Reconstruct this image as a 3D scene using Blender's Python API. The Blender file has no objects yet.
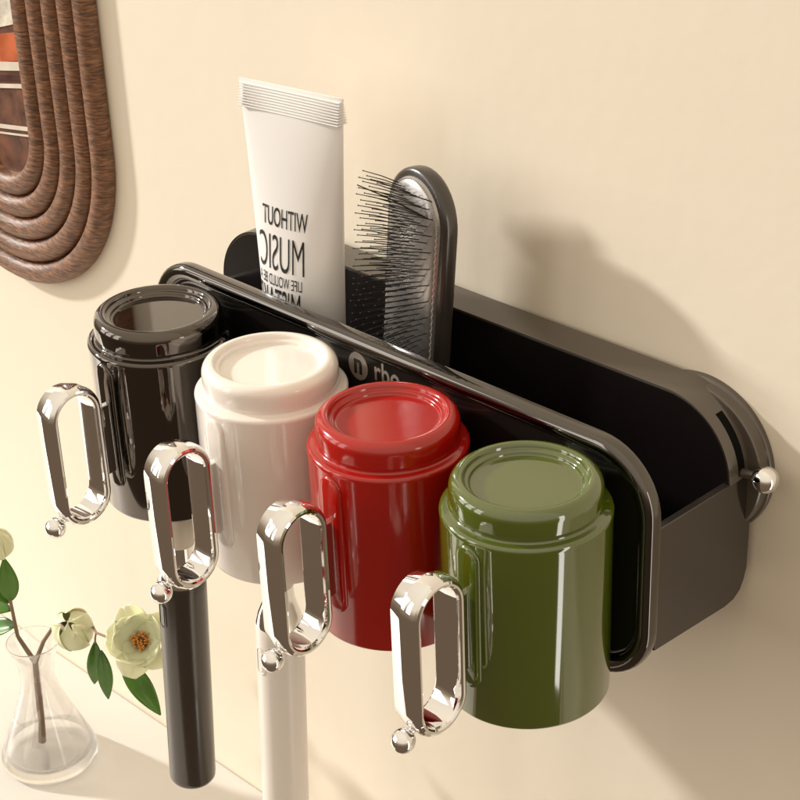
import bpy, math, random
from mathutils import Vector, Matrix
random.seed(7)
sc = bpy.context.scene
S = 0.01            # everything below is written in centimetres
PI = math.pi

# ------------------------------------------------------------------ camera
cam_d = bpy.data.cameras.new('camera'); cam = bpy.data.objects.new('camera', cam_d)
sc.collection.objects.link(cam); sc.camera = cam
cy_, cp_, cr_ = math.radians(46.048), math.radians(27.961), math.radians(-2.271)
fw = Vector((-math.sin(cy_)*math.cos(cp_), math.cos(cy_)*math.cos(cp_), -math.sin(cp_)))
rt = Vector((math.cos(cy_), math.sin(cy_), 0)); up = rt.cross(fw)
rt, up = rt*math.cos(cr_)+up*math.sin(cr_), -rt*math.sin(cr_)+up*math.cos(cr_)
M = Matrix((rt, up, -fw)).transposed().to_4x4()
M.translation = Vector((56.574, -62.186, 38.652))*S
cam.matrix_world = M
cam_d.sensor_width = 36; cam_d.lens = 1793.1/800*36
cam_d.clip_start = 0.02; cam_d.clip_end = 100
sc.render.resolution_x = 1024; sc.render.resolution_y = 1024

# ------------------------------------------------------------------ world and lamps
w = bpy.data.worlds.new('World'); sc.world = w; w.use_nodes = True
nt = w.node_tree; nt.nodes.clear()
out = nt.nodes.new('ShaderNodeOutputWorld'); bg = nt.nodes.new('ShaderNodeBackground')
tc = nt.nodes.new('ShaderNodeTexCoord'); sp = nt.nodes.new('ShaderNodeSeparateXYZ')
mr = nt.nodes.new('ShaderNodeMapRange'); cr = nt.nodes.new('ShaderNodeValToRGB')
mr.inputs[1].default_value = -1; mr.inputs[2].default_value = 1
nt.links.new(tc.outputs['Generated'], sp.inputs[0]); nt.links.new(sp.outputs['Z'], mr.inputs[0])
nt.links.new(mr.outputs[0], cr.inputs[0]); nt.links.new(cr.outputs[0], bg.inputs[0]); nt.links.new(bg.outputs[0], out.inputs[0])
el = cr.color_ramp.elements
el[0].position = 0.0; el[0].color = (.13, .088, .055, 1)
el[1].position = 1.0; el[1].color = (1.0, .87, .69, 1)
for p_, c_ in ((.36, (.15, .102, .066, 1)), (.50, (.30, .225, .15, 1)), (.64, (.86, .73, .57, 1))):
    e = el.new(p_); e.color = c_
bg.inputs[1].default_value = .97

def lamp(name, loc, target, shape, sx, sy, power, col):
    d = bpy.data.lights.new(name, 'AREA'); d.shape = shape; d.size = sx*S
    if shape == 'RECTANGLE': d.size_y = sy*S
    d.energy = power; d.color = col
    o = bpy.data.objects.new(name, d); sc.collection.objects.link(o)
    o.location = Vector(loc)*S
    o.rotation_euler = (Vector(target)-Vector(loc)).to_track_quat('-Z', 'Y').to_euler()
    return o
lamp('key_lamp', (-822, -331, 368), (0, -5, -4), 'DISK', 58, 0, 930, (1, .965, .91))
lamp('strip_lamp', (190, -9, -100), (12, -12, -100), 'RECTANGLE', 24, 300, 9.5, (1, .95, .88))
for px_, py_ in ((-369, -225), (-297, -310), (-198, -387)):      # tall window with glazing bars
    for pz_ in (40, 171):
        lamp('window_lamp', (px_, py_, pz_), (0, -10, -8), 'RECTANGLE', 83, 115, 8.0, (1, .98, .95))
sc.view_settings.view_transform = 'Standard'; sc.view_settings.look = 'None'
sc.view_settings.exposure = 0.10; sc.view_settings.gamma = 1

# ------------------------------------------------------------------ helpers
def link(o): sc.collection.objects.link(o); return o
class MB:
    def __init__(s): s.v = []; s.f = []
    def add(s, vs, fs):
        n = len(s.v); s.v += [tuple(v) for v in vs]; s.f += [tuple(i+n for i in f) for f in fs]; return s
    def box(s, a, b):
        (x0, y0, z0), (x1, y1, z1) = a, b
        vs = [(x0,y0,z0),(x1,y0,z0),(x1,y1,z0),(x0,y1,z0),(x0,y0,z1),(x1,y0,z1),(x1,y1,z1),(x0,y1,z1)]
        return s.add(vs, [(0,3,2,1),(4,5,6,7),(0,1,5,4),(1,2,6,5),(2,3,7,6),(3,0,4,7)])
    def loft(s, rings, closed=True, cap0=True, cap1=True, loop=False):
        n = len(rings[0]); vs = [p for r in rings for p in r]; fs = []
        m = len(rings); rng = range(m) if loop else range(m-1)
        for i in rng:
            for j in range(n if closed else n-1):
                k = (j+1) % n; i2 = (i+1) % m
                fs.append((i*n+j, i*n+k, i2*n+k, i2*n+j))
        if not loop:
            if cap0: fs.append(tuple(range(n))[::-1])
            if cap1: fs.append(tuple((m-1)*n+j for j in range(n)))
        return s.add(vs, fs)
    def lathe(s, prof, c=(0,0,0), n=96, cap0=False, cap1=False):
        rings = [[(c[0]+r*math.cos(2*PI*j/n), c[1]+r*math.sin(2*PI*j/n), c[2]+z) for j in range(n)] for r, z in prof]
        return s.loft(rings, True, cap0, cap1)
    def tube(s, pts, rad, n=12):
        pts = [Vector(p) for p in pts]; rings = []
        if not isinstance(rad, (list, tuple)): rad = [rad]*len(pts)
        ref = None
        for i, p in enumerate(pts):
            t = (pts[min(i+1, len(pts)-1)]-pts[max(i-1, 0)]).normalized()
            if ref is None: ref = Vector((0,0,1)) if abs(t.z) < .9 else Vector((1,0,0))
            a = (ref - t*ref.dot(t)).normalized(); ref = a; b = t.cross(a)
            rings.append([p+(a*math.cos(2*PI*j/n)+b*math.sin(2*PI*j/n))*rad[i] for j in range(n)])
        return s.loft(rings)
    def sphere(s, c, r, n=32, m=20, sq=(1,1,1)):
        rings = []
        for i in range(1, m):
            a = PI*i/m
            rings.append([(c[0]+sq[0]*r*math.sin(a)*math.cos(2*PI*j/n), c[1]+sq[1]*r*math.sin(a)*math.sin(2*PI*j/n), c[2]-sq[2]*r*math.cos(a)) for j in range(n)])
        return s.loft(rings)
    def build(s, name, mat, parent=None, ang=35, bevel=0, seg=3, smooth=True):
        me = bpy.data.meshes.new(name); me.from_pydata([(x*S, y*S, z*S) for x, y, z in s.v], [], s.f)
        me.materials.append(mat); me.update()
        o = link(bpy.data.objects.new(name, me))
        if parent: o.parent = parent
        import bmesh
        bm = bmesh.new(); bm.from_mesh(me); bmesh.ops.recalc_face_normals(bm, faces=bm.faces); bm.to_mesh(me); bm.free()
        if smooth:
            me.polygons.foreach_set('use_smooth', [True]*len(me.polygons))
            me.set_sharp_from_angle(angle=math.radians(ang))
        if bevel:
            b = o.modifiers.new('bevel', 'BEVEL'); b.width = bevel*S; b.segments = seg; b.limit_method = 'ANGLE'
            b.angle_limit = math.radians(40); b.harden_normals = True
        return o
def tag(o, label=None, cat=None, group=None, kind=None):
    if label: o['label'] = label
    if cat: o['category'] = cat
    if group: o['group'] = group
    if kind: o['kind'] = kind
    return o
def thing(name, loc, label, cat, group=None, rot=None):
    o = link(bpy.data.objects.new(name, None)); o.location = Vector(loc)*S; o.empty_display_size = .02
    if rot: o.rotation_euler = rot
    return tag(o, label, cat, group)
def copy_tree(o, parent=None):
    c = o.copy(); link(c); c.parent = parent
    for ch in list(o.children): copy_tree(ch, c)
    return c

# ------------------------------------------------------------------ materials
def mat(name, col, rough=.3, metal=0, ior=1.5, coat=0, noise=None, bump=None, trans=0, spec=.5, sss=0):
    m = bpy.data.materials.new(name); m.use_nodes = True; t = m.node_tree; b = t.nodes['Principled BSDF']
    b.inputs['Base Color'].default_value = (*col, 1); b.inputs['Roughness'].default_value = rough
    b.inputs['Metallic'].default_value = metal; b.inputs['IOR'].default_value = ior
    b.inputs['Coat Weight'].default_value = coat; b.inputs['Coat Roughness'].default_value = .03
    b.inputs['Transmission Weight'].default_value = trans; b.inputs['Specular IOR Level'].default_value = spec
    if sss:
        b.inputs['Subsurface Weight'].default_value = sss; b.inputs['Subsurface Radius'].default_value = (.006, .004, .003)
        b.inputs['Subsurface Scale'].default_value = 1
    c = t.nodes.new('ShaderNodeTexCoord')
    if noise:      # (scale, amount): gentle colour unevenness and roughness wear
        n = t.nodes.new('ShaderNodeTexNoise'); n.inputs['Scale'].default_value = noise[0]; n.inputs['Detail'].default_value = 6
        t.links.new(c.outputs['Object'], n.inputs['Vector'])
        r = t.nodes.new('ShaderNodeMapRange'); r.inputs[1].default_value = .3; r.inputs[2].default_value = .7
        r.inputs[3].default_value = 1-noise[1]; r.inputs[4].default_value = 1+noise[1]
        h = t.nodes.new('ShaderNodeHueSaturation'); h.inputs['Color'].default_value = (*col, 1)
        t.links.new(n.outputs[0], r.inputs[0]); t.links.new(r.outputs[0], h.inputs['Value']); t.links.new(h.outputs[0], b.inputs['Base Color'])
        r2 = t.nodes.new('ShaderNodeMapRange'); r2.inputs[3].default_value = max(0, rough*(1-noise[1]*3)); r2.inputs[4].default_value = rough*(1+noise[1]*3)
        t.links.new(n.outputs[0], r2.inputs[0]); t.links.new(r2.outputs[0], b.inputs['Roughness'])
    if bump:       # (scale, strength, distance in m)
        n = t.nodes.new('ShaderNodeTexNoise'); n.inputs['Scale'].default_value = bump[0]; n.inputs['Detail'].default_value = 8
        t.links.new(c.outputs['Object'], n.inputs['Vector'])
        u = t.nodes.new('ShaderNodeBump'); u.inputs['Strength'].default_value = bump[1]; u.inputs['Distance'].default_value = bump[2]
        t.links.new(n.outputs[0], u.inputs['Height']); t.links.new(u.outputs[0], b.inputs['Normal'])
    return m
M_wall = mat('cream_plaster', (.81, .73, .60), .75, noise=(6, .015), bump=(70, .22, .0010))
M_shelf = mat('white_stone', (.70, .665, .62), .42, noise=(9, .02), bump=(40, .02, .0005))
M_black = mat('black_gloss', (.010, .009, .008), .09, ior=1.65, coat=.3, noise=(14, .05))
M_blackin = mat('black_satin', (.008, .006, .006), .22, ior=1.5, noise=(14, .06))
M_shell_lit = mat('black_shell_lit', (.078, .063, .048), .24, ior=1.75, noise=(14, .05))  # rack black, base colour lightened to stand for the wall reflected in the ledge
M_side_shaded = mat('black_side_shaded', (.022, .017, .013), .14, ior=1.8, noise=(14, .05))  # darker copy of the shell black, without the painted-in wall reflection
M_matte = mat('matte_black', (.004, .004, .004), .9, spec=.1)
M_rim = mat('rim_gunmetal', (.11, .10, .09), .06, metal=1, coat=.6, noise=(30, .03))
M_chrome = mat('chrome', (.89, .885, .88), .035, metal=1, noise=(30, .01))
M_mug = [mat('mug_black', (.085, .07, .058), .06, metal=1, coat=1, noise=(20, .04)),
         mat('mug_white', (.85, .79, .73), .14, ior=1.6, coat=.3, noise=(20, .012), sss=.15),
         mat('mug_red', (.37, .006, .003), .13, ior=1.62, coat=.15, noise=(20, .03)),
         mat('mug_green', (.066, .092, .005), .07, ior=1.9, coat=.4, noise=(20, .03))]
M_tube = mat('tube_plastic', (.84, .82, .80), .32, noise=(20, .01), sss=.1)
M_ink = mat('black_ink', (.012, .012, .012), .5)
M_logo = mat('logo_silver', (.55, .50, .44), .3, metal=.6)
M_brush = mat('brush_black', (.03, .024, .02), .22, ior=1.7, noise=(20, .06))
M_pad = mat('brush_cushion', (.42, .40, .385), .28, metal=.8, noise=(60, .1), bump=(90, .16, .0010))
M_pin = mat('bristle_black', (.012, .011, .01), .35)
M_thread = mat('stitch_grey', (.35, .33, .3), .6)
M_tbd = mat('toothbrush_dark', (.036, .028, .022), .2, ior=1.7, noise=(20, .04))
M_tbw = mat('toothbrush_white', (.80, .74, .67), .3, noise=(20, .01), sss=.1)
M_collar = mat('cream_collar', (.75, .68, .58), .35)
M_water = mat('water', (1, 1, 1), 0, trans=1, ior=1.33)
M_glass = mat('clear_glass', (1, 1, 1), 0.0, trans=1, ior=1.45)
gt = M_glass.node_tree; gm = gt.nodes.new('ShaderNodeMixShader'); gtr = gt.nodes.new('ShaderNodeBsdfTransparent'); gm.inputs[0].default_value = .22
gt.links.new(gt.nodes['Principled BSDF'].outputs[0], gm.inputs[1]); gt.links.new(gtr.outputs[0], gm.inputs[2]); gt.links.new(gm.outputs[0], gt.nodes['Material Output'].inputs[0])
M_twig = mat('twig', (.20, .13, .085), .6, noise=(60, .25), bump=(150, .5, .0005))
M_petal = mat('petal', (.74, .76, .44), .5, noise=(30, .06), sss=.3)
M_bud = mat('bud_petal', (.76, .75, .45), .5, noise=(30, .06), sss=.3)
M_stamen = mat('stamen', (.70, .30, .05), .6)
M_centre = mat('flower_centre', (.20, .12, .06), .7)
def leaf_mat():
    m = mat('leaf', (.065, .17, .015), .3, noise=(35, .35))
    return m
M_leaf = leaf_mat()
def wood_mat():
    m = bpy.data.materials.new('walnut'); m.use_nodes = True; t = m.node_tree; b = t.nodes['Principled BSDF']
    c = t.nodes.new('ShaderNodeTexCoord'); mp = t.nodes.new('ShaderNodeMapping'); mp.inputs['Scale'].default_value = (90, 90, 620)
    n = t.nodes.new('ShaderNodeTexNoise'); n.inputs['Scale'].default_value = 1.4; n.inputs['Detail'].default_value = 7; n.inputs['Distortion'].default_value = .6
    r = t.nodes.new('ShaderNodeValToRGB'); e = r.color_ramp.elements
    e[0].position = .36; e[0].color = (.085, .040, .021, 1); e[1].position = .68; e[1].color = (.33, .155, .075, 1)
    k = e.new(.52); k.color = (.19, .088, .044, 1)
    t.links.new(c.outputs['Object'], mp.inputs[0]); t.links.new(mp.outputs[0], n.inputs['Vector'])
    t.links.new(n.outputs[0], r.inputs[0]); t.links.new(r.outputs[0], b.inputs['Base Color'])
    u = t.nodes.new('ShaderNodeBump'); u.inputs['Strength'].default_value = .45; u.inputs['Distance'].default_value = .0008
    t.links.new(n.outputs[0], u.inputs['Height']); t.links.new(u.outputs[0], b.inputs['Normal'])
    b.inputs['Roughness'].default_value = .48
    return m
M_wood = wood_mat()

# ------------------------------------------------------------------ setting: wall and shelf top
ZS = -46.33
tag(MB().box((-160, 0, -140), (140, 6, 110)).build('wall', M_wall), kind='structure')
tag(MB().box((-160, -47, ZS-3.5), (-10, 0.0, ZS)).build('shelf', M_shelf, bevel=.3), kind='structure')

# ------------------------------------------------------------------ rack
XL, XR, YF = -18.62, 16.33, -8.07
XB0, XB1 = -20.0, 16.13
ZB = -10.65
def rrect(x0, x1, z0, z1, r, n=12):
    pts = []
    for cx, cz, a0 in ((x1-r, z1-r, 0), (x0+r, z1-r, 90), (x0+r, z0+r, 180), (x1-r, z0+r, 270)):
        for k in range(n+1):
            a = math.radians(a0+90*k/n); pts.append((cx+r*math.cos(a), cz+r*math.sin(a)))
    return pts
rack = thing('wall_rack', (0, 0, 0), 'glossy black storage rack on the cream wall, open tray behind a rounded front panel', 'storage rack')
# front panel: rounded rectangle with a rolled rim and a recessed face
def ring(ins, y, z0=-12.5): return [(x, y, z) for x, z in rrect(XL+ins, XR-ins, z0+ins, -ins, 3.3-ins*.85)]
rim_l = [(.60, .40), (.14, .38), (.03, .32), (0, .22), (0, -.10), (.03, -.24), (.10, -.35), (.22, -.43), (.36, -.46), (.52, -.45), (.66, -.40), (.78, -.30), (.86, -.16), (.90, .06)]
MB().loft([ring(i, YF+y) for i, y in rim_l]).build('panel_rim', M_rim, rack, ang=40)
MB().loft([ring(i, YF+y) for i, y in ((.87, .10), (.87, -.03), (.95, -.05), (1.05, -.02), (1.15, .0))]).build('front_panel', M_black, rack, ang=40)
# tray box: floor, two side walls, inner walls
def slab(poly, ax0, ax1):      # polygon in y-z extruded along x
    m = MB(); a = [(ax0, y, z) for y, z in poly]; b = [(ax1, y, z) for y, z in poly]; m.loft([a, b]); return m
side = [(YF+.41, -3.9), (-2.37, -3.98), (-.50, -3.98), (-.55, -9.3), (-.72, -9.9), (-1.0, -10.4), (-1.5, -10.72), (-2.2, -10.8), (YF+.41, -10.45)]
sw = slab(side, 15.72, XB1); sw.build('side_wall', M_side_shaded, rack, bevel=.05)
m = MB(); a = [(-18.5, YF+.41, -3.9), (-18.1, YF+.41, -3.9), (-19.4, -2.37, -3.95), (-19.8, -2.37, -3.95)]
m.loft([[(x, y, -10.6) for x, y, z in a], a]); m.build('side_wall', M_shell_lit, rack, bevel=.05)
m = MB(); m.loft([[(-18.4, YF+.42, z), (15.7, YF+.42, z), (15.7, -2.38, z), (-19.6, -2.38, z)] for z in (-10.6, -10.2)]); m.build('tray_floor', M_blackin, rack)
# back plate: deep rounded shell against the wall
ZT = -.23; RC = 3.85
def plate(ins, y, z0=-10.4):
    pts = []
    x0, x1, z1 = XB0+ins, XB1+ins*0-ins, ZT-ins
    r = RC-ins
    for cx, cz, a0 in ((x1-r, z1-r, 0), (x0+r, z1-r, 90)):
        for k in range(25):
            t = math.radians(a0+90*k/24); pts.append((cx+r*math.cos(t), y, cz+r*math.sin(t)))
    r2 = 1.0
    for cx, cz, a0 in ((x0+r2, z0+ins+r2, 180), (x1-r2-.42, z0+ins+r2, 270)):
        for k in range(7):
            t = math.radians(a0+90*k/6); pts.append((cx+r2*math.cos(t), y, cz+r2*math.sin(t)))
    return pts
MB().loft([plate(.07, -2.30), plate(.02, -2.36), plate(0, -2.31), plate(0, -.34)]).build('back_plate', M_shell_lit, rack, ang=30)
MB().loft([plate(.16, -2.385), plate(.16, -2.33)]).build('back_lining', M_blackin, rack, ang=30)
# black band laid over the plate's rounded corner, standing for the shaded opening
def arcband(cx, cz, r, y0, y1, a0, a1, th=.012, n=24):
    m = MB(); rings = []
    for k in range(n+1):
        t = math.radians(a0+(a1-a0)*k/n); c, s_ = math.cos(t), math.sin(t)
        rings.append([(cx+(r-.05)*c, y0, cz+(r-.05)*s_), (cx+(r+th)*c, y0, cz+(r+th)*s_), (cx+(r+th)*c, y1, cz+(r+th)*s_), (cx+(r-.05)*c, y1, cz+(r-.05)*s_)])
    return m.loft(rings)
CXc, CZc = XB1-RC, ZT-RC
arcband(CXc, CZc, RC, -1.70, -1.22, 52, 4).build('slot_shade_band', M_matte, rack)
# round wall discs
def disc(cx, cz, par):
    m = MB(); prof = [(.1, -.95), (3.80, -.95), (3.92, -.92), (3.97, -.84), (3.98, -.45), (4.0, -.38), (4.09, -.32), (4.12, -.27), (4.12, -.01), (.1, -.01)]
    rings = [[(cx+r*math.cos(2*PI*j/96), y, cz+r*math.sin(2*PI*j/96)) for j in range(96)] for r, y in prof if r > 0]
    m.loft(rings); return m.build('wall_disc', M_shell_lit, par, ang=25)
disc(CXc+.58, CZc-.25, rack); disc(XB0+RC, CZc-.25, rack)
lev = MB().tube([(15.9, -1.42, -3.75), (16.75, -1.42, -3.62)], [.24, .20], 20).build('release_lever', M_shell_lit, rack)
MB().sphere((17.42, -1.46, -3.56), .64, 48, 28).build('lever_knob', M_chrome, lev)
# embossed logo on the panel face: n in a disc, then letters
def text(body, name, material, parent, loc, size, sx=1, mirror=False, extrude=.012, rot=(PI/2, 0, 0), space=1.0, offset=0):
    cu = bpy.data.curves.new(name, 'FONT'); cu.body = body; cu.size = size*S; cu.extrude = extrude*S; cu.align_x = 'CENTER'
    cu.space_character = space; cu.offset = offset*S
    o = bpy.data.objects.new(name+'_curve', cu); link(o)
    bpy.context.view_layer.update()
    me = bpy.data.meshes.new_from_object(o.evaluated_get(bpy.context.evaluated_depsgraph_get()))
    bpy.data.objects.remove(o); me.name = name; me.materials.clear(); me.materials.append(material)
    for v in me.vertices: v.co.x *= sx*(-1 if mirror else 1)
    if mirror: me.flip_normals()
    r = link(bpy.data.objects.new(name, me)); r.parent = parent; r.location = Vector(loc)*S; r.rotation_euler = rot
    return r
yl = YF
mm = MB(); nn = 40
mm.loft([[(-2.45+.68*math.cos(2*PI*j/nn), y, -1.82+.76*math.sin(2*PI*j/nn)) for j in range(nn)] for y in (yl, yl-.03)])
lg = mm.build('logo_disc', M_logo, rack)
text('n', 'logo_letter', M_black, lg, (-2.45, yl-.04, -2.20), 1.6, .8, offset=.04)
text('rbo', 'logo_letters', M_logo, rack, (-.42, yl-.01, -2.16), 1.5, .82, space=1.05, offset=.02)

# ------------------------------------------------------------------ mugs with chrome loop handles
mx = [(-13.39, .04), (-4.53, .02), (3.70, 0), (12.24, -.05)]
YC, ZM = -12.07, -11.42
PROF = [(3.50, .25), (3.55, .02), (3.66, -.02), (3.76, .02), (3.80, .12), (3.80, 9.02), (3.815, 9.12), (3.82, 9.22), (3.79, 9.32), (3.72, 9.38), (3.62, 9.40), (3.46, 9.41), (3.38, 9.44), (3.345, 9.50), (3.35, 9.58),
        (3.38, 9.64), (3.385, 9.72), (3.385, 10.30), (3.37, 10.44), (3.32, 10.58), (3.24, 10.70), (3.12, 10.79), (2.98, 10.84), (2.86, 10.85), (2.77, 10.82), (2.72, 10.75), (2.70, 10.66), (2.68, 10.61), (2.63, 10.59),
        (2.55, 10.585), (2.50, 10.56), (2.475, 10.50), (2.46, 10.43), (2.43, 10.40), (2.38, 10.39), (2.2, 10.39), (1.0, 10.39), (.02, 10.39)]
INNER = [(3.50, .25), (3.45, 8.8), (3.1, 9.4), (2.0, 10.0), (.02, 10.0)]
YL, ZL, HY, HZ = -18.16, -6.80, 1.60, 3.98
XS = .14/2
def stadium(off, n=28):
    pts = []
    r = HY+off; L = HZ-HY
    for k in range(n+1):
        a = PI*k/n; pts.append((r*math.cos(a), L+r*math.sin(a)))
    for k in range(n+1):
        a = PI+PI*k/n; pts.append((r*math.cos(a), -L+r*math.sin(a)))
    return pts
def loop_handle(root, cz):
    lx = -.2
    prof = [(-.26, -.84), (-.225, -.80), (-.02, -.12), (0, -.02), (0, .48), (-.02, .58), (-.07, .70), (-.15, .80), (-.25, .85), (-.35, .84), (-.43, .77), (-.47, .66),
            (-.48, .52), (-.47, .0), (-.41, -.76), (-.37, -.84), (-.30, -.86)]
    rings = [[(lx+x, YL-YC+a, cz+b) for a, b in stadium(o)] for o, x in prof]
    m = MB(); m.loft(rings, closed=True, loop=True)
    h = m.build('handle', M_chrome, root, ang=14)
    yb, zb = YL-YC-HY-.11, cz-HZ+.24
    MB().tube([(lx, yb+.75, zb+.35), (lx, yb+.3, zb+.12)], [.2, .17], 16).build('knob_stem', M_chrome, h)
    MB().sphere((lx, yb, zb), .56, 40, 24).build('knob', M_chrome, h)
def mug(i):
    nm = ['glossy black', 'glossy cream white', 'glossy red', 'glossy olive green'][i]
    wh = ['leftmost on the rack, chrome loop handle toward the viewer', 'second from left between black and red mugs', 'third from left between white and green mugs', 'nearest the open right end of the rack'][i]
    x, dz = mx[i]
    t = thing('mug', (x, YC, ZM+dz), nm+' mug hanging upside down, '+wh, 'mug', 'upside-down mugs on the rack front')
    m = MB(); m.lathe(PROF, n=128, cap1=True); m.lathe(INNER, n=128, cap1=True); m.build('cup_body', M_mug[i], t, ang=50)
    cz = ZL-ZM
    # raised stadium plate that carries the loop: curved with the cup, sunk in its middle
    zc_ = cz+.72; Lh = 3.0
    def st(w_, dep):
        pts = []
        for h in (1, -1):
            for k in range(17):
                a = (0 if h > 0 else PI)+PI*k/16
                ph = -PI/2+(.02+w_*math.cos(a))/3.8; pts.append(((3.8+dep)*math.cos(ph)-.0, (3.8+dep)*math.sin(ph), zc_+h*Lh+w_*math.sin(a)))
        return pts
    m = MB(); m.loft([st(.66, -.1), st(.66, .01), st(.64, .06), st(.58, .10), st(.48, .12), st(.38, .125)])
    m.build('handle_plate', M_mug[i], t, ang=40)
    m = MB(); m.loft([[(-.2+a_, y, cz+b_) for a_, b_ in ((-.2, -2.0), (.2, -2.0), (.2, 2.0), (-.2, 2.0))] for y in (-3.8, YL-YC+HY-.05)])
    m.build('magnet_block', M_chrome, t, bevel=.05)
    loop_handle(t, cz)
    return t
for i in range(4): mug(i)

# ------------------------------------------------------------------ electric toothbrushes hanging below the mugs
def toothbrush(top, bot, r, material, label, collar_mat, L):
    top, bot = Vector(top), Vector(bot)
    ax = (top-bot).normalized()
    t = thing('electric_toothbrush', tuple(bot), label, 'toothbrush', 'electric toothbrushes hanging under the mugs', rot=Vector((0,0,1)).rotation_difference(ax).to_euler())
    MB().lathe([(.05, 0), (r*.86, .0), (r*.94, .05), (r*.985, .16), (r, .4), (r*1.0, L-.6), (r*.99, L-.1), (r*.96, L)], n=64, cap0=True, cap1=True).build('grip', material, t, ang=50)
    MB().lathe([(r*.97, L+.01), (r*.96, L+.12), (r*.86, L+.7), (r*.70, L+1.3), (r*.64, L+1.75), (r*.60, L+2.45)], n=64, cap0=True, cap1=True).build('metal_shoulder', M_chrome, t, ang=50)
    MB().lathe([(r*.62, L+2.46), (r*.65, L+2.54), (r*.65, L+4.3), (r*.60, L+4.4)], n=48, cap0=True, cap1=True).build('neck_collar', collar_mat, t, ang=40)
    MB().lathe([(r*.44, L+4.4), (r*.34, L+5.2), (.3, L+6), (.28, L+8)], n=32, cap0=True, cap1=True).build('neck', material, t)
    # power button on the face toward the viewer's left
    m = MB(); a0 = math.radians(-97); rings = []
    def stq(k, rr, out_):
        pts = []
        for j in range(28):
            q = 2*PI*j/28; du = rr*math.cos(q); dv = rr*math.sin(q)+(.55 if math.sin(q) > 0 else -.55)
            aa = a0+du/r; pts.append(((r+out_)*math.cos(aa), (r+out_)*math.sin(aa), L-2.1+dv))
        return pts
    m.loft([stq(0, .36, -.05), stq(0, .36, .03), stq(0, .28, .04), stq(0, .26, -.005), stq(0, .2, .0), stq(0, .16, .03)])
    m.build('power_button', material, t, ang=30)
    return t
toothbrush((-13.98, -12, -18.4), (-15.02, -12, -32.55), 1.40, M_tbd, 'dark grey electric toothbrush hanging below the black mug, whole handle in view', M_collar, 15.0)
toothbrush((-5.45, -12, -16.6), (-6.3, -12, -31.5), 1.32, M_tbw, 'cream white electric toothbrush hanging below the white mug, lower end cut off', M_collar, 14.9)

# ------------------------------------------------------------------ squeeze tube
tb = thing('squeeze_tube', (-9.5, -5.3, -10.15), 'white squeeze tube with black mirrored lettering standing in the tray', 'tube', rot=(0, 0, math.radians(8)))
H0, H1 = 1.8, 20.6
def tsec(z):
    t = min(1, max(0, (z-H0-1.6)/(H1-H0-1.6))); hx = 2.05+(3.45-2.05)*t**.9; hy = 2.0*(1-t)**.75+.07
    return hx, hy
rings = []
for z, k in ((H0, .55), (H0+.1, .70), (H0+.35, .86), (H0+.8, .97), (H0+1.4, 1.0)):
    hx, hy = tsec(z); rings.append([(hx*k*math.cos(2*PI*j/96), hy*k*math.sin(2*PI*j/96), z) for j in range(96)])
for i in range(1, 40):
    z = H0+1.4+(H1-H0-1.4)*i/39; hx, hy = tsec(z)
    rings.append([(hx*math.cos(2*PI*j/96), hy*math.sin(2*PI*j/96), z) for j in range(96)])
MB().loft(rings).build('tube_body', M_tube, tb, ang=60)
MB().lathe([(1.45, 0), (1.55, .08), (1.55, 1.75), (1.5, 1.8)], n=64, cap0=True, cap1=True).build('cap', M_tube, tb)
def wrap_text(body, x0, x1, z0, z1, off=0, space=1):
    o = text(body, 'lettering', M_ink, tb, (0, 0, 0), 1.0, 1, mirror=True, extrude=0.0, rot=(0, 0, 0), offset=off, space=space)
    me = o.data
    import bmesh
    bm = bmesh.new(); bm.from_mesh(me); bmesh.ops.triangulate(bm, faces=bm.faces)
    bmesh.ops.subdivide_edges(bm, edges=bm.edges, cuts=2); bm.to_mesh(me); bm.free()
    xs = [v.co.x for v in me.vertices]; ys = [v.co.y for v in me.vertices]
    for v in me.vertices:
        x = x0+(v.co.x-min(xs))/(max(xs)-min(xs))*(x1-x0); z = z0+(v.co.y-min(ys))/(max(ys)-min(ys))*(z1-z0)
        hx, hy = tsec(z); c = max(-.98, min(.98, x/hx)); y = -hy*math.sqrt(1-c*c)-.025
        v.co = Vector((x, y, z))*S
    me.update(); return o
wrap_text('WITHOUT', -1.66, 1.44, 13.32, 14.36, off=.006)
wrap_text('MUSIC', -2.02, 1.22, 10.92, 12.86, off=-.007)
wrap_text('LIFE WOULD BE A', -2.14, 1.08, 10.06, 10.66, off=.0)
wrap_text('MISTAKE', -2.24, .98, 8.0, 9.92, off=-.004)

m = MB()
for k in range(9):
    z = H1-1.35+k*.14; m.loft([[(-3.3, y, z-.03), (3.3, y, z-.03), (3.3, y, z+.03), (-3.3, y, z+.03)] for y in (-tsec(z)[1]-.035, tsec(z)[1]+.035)])
m.build('crimp', M_tube, tb, bevel=.02)

# ------------------------------------------------------------------ hairbrush
lean = math.radians(-2.5)
hb = thing('hairbrush', (-2.55, -4.75, -10.25), 'black hairbrush with dark cushioned pad and long thin bristles standing in the tray', 'hairbrush', rot=(lean, math.radians(4), math.radians(-11)))
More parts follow.
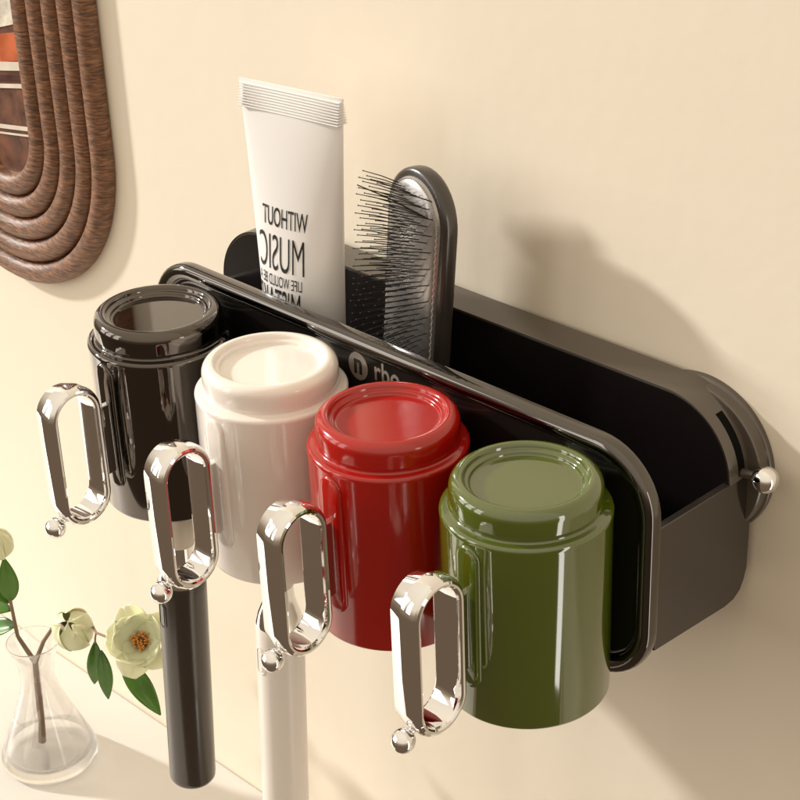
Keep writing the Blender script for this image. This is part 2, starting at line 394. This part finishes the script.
# local: x across, -y is the bristle side, z up
def bshape(wd, y, z0, z1, n=20):
    pts = []
    for k in range(n+1):
        a = PI*k/n; pts.append((wd*math.cos(a), y, z1-wd*1.05+wd*1.05*math.sin(a)))
    for k in range(n+1):
        a = PI+PI*k/n; pts.append((wd*math.cos(a), y, z0+wd*.9+wd*.9*math.sin(a)))
    return pts
BT, BB = 18.1, 6.2
m = MB(); m.loft([bshape(2.28, .45, BB, BT-.08), bshape(2.45, .35, BB-.12, BT), bshape(2.5, .15, BB-.15, BT+.05), bshape(2.5, -.25, BB-.15, BT+.05), bshape(2.44, -.38, BB-.1, BT), bshape(2.25, -.44, BB+.05, BT-.15)])
m.build('brush_head', M_brush, hb, ang=50)
MB().tube([(0, .0, 7.0), (0, .0, 4.5), (0, .05, 2.0), (0, 0, .15)], [1.0, .75, .9, .8], 24).build('brush_handle', M_brush, hb)
m = MB(); prev = []
for wd, y in ((2.12, -.42), (2.08, -.52), (1.98, -.62), (1.7, -.74), (1.3, -.84), (.8, -.90), (.3, -.92)):
    prev.append(bshape(wd, y, BB+.2+(2.12-wd)*1.2, BT-.35-(2.12-wd)*1.0))
m.loft(prev); m.build('cushion', M_pad, hb, ang=60)
m = MB(); seam = []
edge = bshape(2.02, -.60, BB+.32, BT-.46, 44)
n_ = len(edge)
for i in range(n_):
    a = Vector(edge[i]); b = Vector(edge[(i+1) % n_]); L_ = (b-a).length
    k = max(1, int(L_/.36))
    for j in range(k):
        p = a.lerp(b, j/k); q = a.lerp(b, (j+.6)/k)
        seam += [p, (p+q)/2+Vector((0, -.035, 0)), q+Vector((0, .03, 0))]
m.tube(seam+[seam[0]], .032, 5); m.build('stitching', M_thread, hb)
m = MB(); rows = 24
for i in range(rows):
    z = BB+.9+i*(BT-BB-1.9)/(rows-1)
    halfw = 1.75
    if z > BT-2.2: halfw = 1.75*math.sqrt(max(.05, 1-((z-(BT-2.2))/2.2)**2))
    cols = 7
    for j in range(cols):
        u = -1+2*(j+(.5 if i % 2 else 0))/(cols-.5)
        x = u*halfw; y0 = -.60-.3*(1-u*u)
        fz = (z-(BB+BT)/2)/(BT-BB)*.75+.14; 
        if z < BB+4: fz -= (BB+4-z)*.22
        d = Vector((u*.16-.06+random.gauss(0, .018), -1, fz+random.gauss(0, .012))).normalized()
        ln = 2.05+random.gauss(0, .03)
        p0 = Vector((x, y0, z)); p2 = p0+d*ln; p1 = p0+d*ln*.5+Vector((0, 0, .05))
        m.tube([p0, p1, p2], [.031, .027, .020], 5)
        m.sphere(tuple(p2), .04, 6, 4)
m.tube([(1.5, -.7, BT-1.9), (.3, -2.3, BT-.9), (-.5, -3.6, BT-.25)], [.045, .04, .03], 6)
tag(m.build('bristles', M_pin, hb), kind='stuff')

# ------------------------------------------------------------------ picture frame on the wall
pf = thing('wall_picture', (-45.2, 0, 12), 'dark ribbed walnut picture frame with rounded corners, hanging at the upper left', 'picture')
def oval(rx, rz, y, half=12.2, n=32):
    pts = []
    for k in range(n+1):
        a = PI*k/n; pts.append((rx*math.cos(a), y, half+rz*math.sin(a)))
    for k in range(n+1):
        a = PI+PI*k/n; pts.append((rx*math.cos(a), y, -half+rz*math.sin(a)))
    return pts
def frx(t): return 3.7+(12.25-3.7)*t, 3.9+(11.8-3.9)*t
NR = 5
for i in range(NR):
    rings = []
    g = 1/NR; a, b = i*g+.004, (i+1)*g-.004
    for k in range(17):
        q = PI*k/16; t = (a+b)/2-(b-a)/2*math.cos(q)
        rx, rz = frx(t); rings.append(oval(rx, rz, -.30-.80*math.sin(q)**.8))
    rx, rz = frx(b); rings.append(oval(rx, rz, -.1)); rx, rz = frx(a); rings.append(oval(rx, rz, -.1))
    m = MB(); m.loft(rings, loop=True); m.build('frame_rib', M_wood, pf, ang=50)
rx, rz = frx(.06)
M_pic = mat('picture_brown', (.115, .038, .015), .4, noise=(60, .5), bump=(240, .6, .0006))
MB().loft([oval(rx, rz, -.05), oval(rx, rz, -.12)]).build('picture_sheet', M_pic, pf, ang=30)
M_pw = mat('picture_stone', (.62, .57, .47), .6, noise=(50, .35), bump=(120, 1, .0012))
M_po = mat('picture_orange', (.50, .11, .03), .45, noise=(40, .3))
M_pl = mat('picture_cream', (.70, .62, .52), .4, noise=(50, .1))
M_pr = mat('picture_oxblood', (.055, .012, .008), .4, noise=(60, .3))
def band(pts, material, name, y=-.36, dy=.22):
    y += dy; m = MB(); m.loft([[(x, y, z) for x, z in pts], [(x, y-.03, z) for x, z in pts]])
    m.build(name, material, pf, smooth=False)
# coordinates relative to the picture centre line: x, z (world z = local z + 12)
def strip(zl, zr, th, material, name, y=-.36, xr=3.85): band([(-4.0, zl-12), (xr, zr-12), (xr, zr-12+th), (-4.0, zl-12+th)], material, name, y)
strip(4.6, 6.9, 5.2, M_pw, 'pale_stone')
strip(2.6, 4.4, 1.9, M_po, 'orange_cloth')
strip(2.2, 3.7, .6, M_pl, 'cream_edge', -.40)
strip(1.6, 3.0, .35, M_pr, 'oxblood_stripe', -.40)
strip(1.0, 2.5, .30, M_pl, 'cream_edge', -.41)
strip(-1.7, -.5, .30, M_pl, 'cream_edge', -.40)
strip(-2.1, -.9, .14, M_pl, 'cream_edge', -.40)

# ------------------------------------------------------------------ glass vase with branch
VX, VY = -38.3, -8.2
vs = thing('glass_vase', (VX, VY, ZS+.01), 'small clear glass flask vase standing on the white shelf', 'vase')
outp = [(.02, 0), (3.0, 0), (3.35, .12), (3.55, .45), (3.50, .9), (3.2, 1.7), (2.4, 3.7), (1.65, 5.6), (1.28, 6.9), (1.22, 7.7), (1.32, 8.6), (1.58, 9.6), (1.88, 10.40), (1.90, 10.47)]
inp = [(1.88, 10.51), (1.85, 10.52), (1.82, 10.50), (1.80, 10.44), (1.51, 9.6), (1.25, 8.6), (1.15, 7.7), (1.21, 6.9), (1.58, 5.6), (2.33, 3.7), (3.10, 1.7), (3.22, 1.1), (2.9, .78), (1.5, .66), (.02, .64)]
MB().lathe(outp+inp, n=72, cap0=True, cap1=True).build('vase_glass', M_glass, vs, ang=70)

br = thing('flowering_branch', (VX, VY, ZS+.8), 'flowering branch with pale cream blossoms and dark green leaves, standing in the glass vase', 'flowers')
O = Vector((VX, VY, ZS+.8))
# camera-facing plane unprojection is not used: points are plain room coordinates
def wp(x, y, z): return Vector((x, y, z))-O
A0 = wp(-39.0, -8.3, -45.2); A1 = wp(-38.5, -8.3, -41.1); A2 = wp(-38.2, -8.3, -37.6)
B1 = wp(-40.1, -8.3, -36.2); B2 = wp(-40.3, -8.3, -32.9); B3 = wp(-40.4, -8.3, -29.4)
C1 = wp(-36.6, -8.3, -35.0); C2 = wp(-35.0, -8.2, -32.9); C3 = wp(-33.4, -8.2, -32.0)
D1 = wp(-33.2, -6.4, -32.6); D2 = wp(-29.6, -8.3, -30.9); D3 = wp(-25.6, -8.6, -29.8)
st = MB().tube([A0, (A0+A1)/2+Vector((.12, 0, 0)), A1, A2], [.30, .24, .26, .20], 12)
st.tube([A1+Vector((-.3, .2, -2.0)), A1, A2+Vector((.1, 0, 0))], [.12, .2, .17], 10)
st.tube([A2, B1, B2, B3], [.20, .15, .12, .08], 10)
st.tube([A2, C1, C2, C3], [.18, .15, .12, .10], 10)
st.tube([C2, D1, D2, D3], [.10, .09, .09, .08], 10)
st.build('twig', M_twig, br, ang=60)
def leaf(p, d, n, L, W, name='leaf'):
    p, d, n = Vector(p), Vector(d).normalized(), Vector(n).normalized(); s = d.cross(n).normalized(); n = s.cross(d)
    m = MB(); rows = []
    for i in range(13):
        t = i/12; wd = W*math.sin(PI*min(1, t*.97+.02))**.8*(1-.25*t); base = p+d*L*t+n*(-.18*L*t*t)
        rows.append([base+s*wd*u+n*(abs(u)**1.3*wd*.35+math.sin(t*14)*.02*abs(u)) for u in (-1, -.6, -.25, 0, .25, .6, 1)])
    m.loft(rows, closed=False, cap0=False, cap1=False)
    o = m.build(name, M_leaf, br, ang=70); k = o.modifiers.new('thick', 'SOLIDIFY'); k.thickness = .03*S
    return o
def petal_bloom(c, axis, R, npet, openness, material, name, layers=2):
    c, axis = Vector(c), Vector(axis).normalized(); ref = Vector((0, 0, 1)) if abs(axis.z) < .8 else Vector((1, 0, 0))
    e1 = axis.cross(ref).normalized(); e2 = axis.cross(e1)
    m = MB()
    for ly in range(layers):
        for k in range(npet):
            a = 2*PI*(k+.5*ly)/npet+random.uniform(-.12, .12); rad = e1*math.cos(a)+e2*math.sin(a); tan = axis.cross(rad)
            L = R*(1-.13*ly)*random.uniform(.92, 1.08); W = R*.50*random.uniform(.9, 1.1)
            op = openness*(1-.28*ly); rows = []; pos = c+rad*R*.06; ang = op*.35
            for i in range(12):
                t = i/11; ang_t = op*(.35+1.0*math.sin(t*PI*.55)) if openness > .8 else op*(1.75-2.5*t)
                if i: pos = pos+(rad*math.sin(ang_t)+axis*math.cos(ang_t))*L/11
                wd = W*(math.sin(PI*(.10+.80*t))**.7)*(1 if t < .9 else .85)
                ruff = .05*R*math.sin(t*9+k*2.1)*t
                nr = (rad*math.cos(ang_t)-axis*math.sin(ang_t))
                rows.append([pos+tan*wd*u-nr*(abs(u)**1.8*wd*.42)+axis*ruff*abs(u)+nr*.03*R*math.sin(u*7+k)*t for u in (-1, -.75, -.5, -.25, 0, .25, .5, .75, 1)])
            m.loft(rows, closed=False, cap0=False, cap1=False)
    o = m.build(name, material, br, ang=180); q_ = o.modifiers.new('smooth', 'SUBSURF'); q_.levels = q_.render_levels = 1; k = o.modifiers.new('thick', 'SOLIDIFY'); k.thickness = .03*S
    return o
def stamens(par, c, axis, R, n):
    c, axis = Vector(c), Vector(axis).normalized(); ref = Vector((0, 0, 1)); e1 = axis.cross(ref).normalized(); e2 = axis.cross(e1)
    m = MB()
    for k in range(n):
        a = random.uniform(0, 2*PI); q = math.sqrt(random.random())*.75
        d = (axis+(e1*math.cos(a)+e2*math.sin(a))*q).normalized(); p = c+d*R*random.uniform(.7, 1)
        m.tube([c, p], [.02, .02], 4); m.sphere(tuple(p), .075, 6, 5)
    o = m.build('stamens', M_stamen, par, ang=80)
    MB().sphere(tuple(c+axis*R*.35), R*.32, 14, 10).build('flower_centre', M_centre, par)
tocam = (Vector((56.6, -62.2, 38.7))-Vector((VX, VY, -30))).normalized()
fc = wp(-24.2, -8.3, -29.1)
f1 = petal_bloom(fc, tocam+Vector((-.25, -.1, .1)), 2.5, 5, 1.12, M_petal, 'blossom')
stamens(f1, fc, tocam+Vector((-.25, -.1, .1)), 1.15, 60)
bc = C3+Vector((.7, -.1, -.9))
def bud(c, axis, R_, name, spread=.0):
    c, axis = Vector(c), Vector(axis).normalized(); e1 = axis.cross(Vector((1, 0, .2))).normalized(); e2 = axis.cross(e1)
    m = MB()
    for k in range(7):
        a0 = 2*PI*k/7*2.0+random.uniform(-.2, .2); rr = R_*(.90+.045*(k % 3)); top = PI*(.97 if k < 4 else .86)+random.uniform(-.12, .12)
        tip = random.uniform(.0, .10)+spread*(k > 3)*.12; rows = []
        for i in range(12):
            t = i/11; th = .08+top*t; hw = (.95-.25*t)*math.sin(PI*min(.97, .12+.78*t))**.55
            row = []
            for j in range(9):
                u = -1+j/4; a = a0+u*hw; q = rr*(1+tip*t**4+.035*abs(u)**2+.02*math.sin(u*6+k+t*5)*t)
                th2 = th*(1-.10*u*u*t)
                row.append(c+(e1*math.cos(a)+e2*math.sin(a))*q*math.sin(th2)*.95-axis*q*1.02*math.cos(th2))
            rows.append(row)
        m.loft(rows, closed=False, cap0=False, cap1=False)
    o = m.build(name, M_bud, br, ang=180); q_ = o.modifiers.new('smooth', 'SUBSURF'); q_.levels = q_.render_levels = 1
    k_ = o.modifiers.new('thick', 'SOLIDIFY'); k_.thickness = .03*S
    return o
f2 = bud(C3+Vector((1.1, -.1, .1)), Vector((.35, -.45, .75)), 1.55, 'half_open_bud', 1)
f3 = bud(B3+Vector((-.1, 0, .9)), Vector((-.1, -.1, 1)), 1.15, 'closed_bud', 0)
tc_ = tocam
leaf(B2+Vector((.2, 0, -.2)), (.15, -.1, 1), tc_, 3.6, .8)
leaf(B2+Vector((-.2, 0, -.6)), (-.5, -.3, 1), tc_+Vector((0, 0, .3)), 3.4, .8)
leaf(B2+Vector((-.1, 0, -1.2)), (-1, -.5, .1), tc_+Vector((0, 0, .5)), 3.2, .75)
leaf(B1+Vector((0, 0, .9)), (-.9, -.4, -.3), tc_+Vector((0, 0, .5)), 3.2, .8)
leaf(D2+Vector((-.3, 0, -.9)), (-.12, -.05, -1), tc_, 4.3, .62)
leaf(D2+Vector((.3, 0, -1.3)), (.12, -.05, -1), tc_, 4.2, .58)
leaf(D2+Vector((2.6, 0, -.8)), (1.0, .1, -.95), tc_, 4.6, .85)
MB().tube([D2, D2+Vector((-.2, 0, -.5)), D2+Vector((-.3, 0, -1.0))], .07, 6).build('leaf_stalk', M_twig, br)

# ------------------------------------------------------------------ render settings
sc.render.engine = 'CYCLES'
sc.cycles.max_bounces = 10; sc.cycles.glossy_bounces = 6; sc.cycles.transmission_bounces = 10
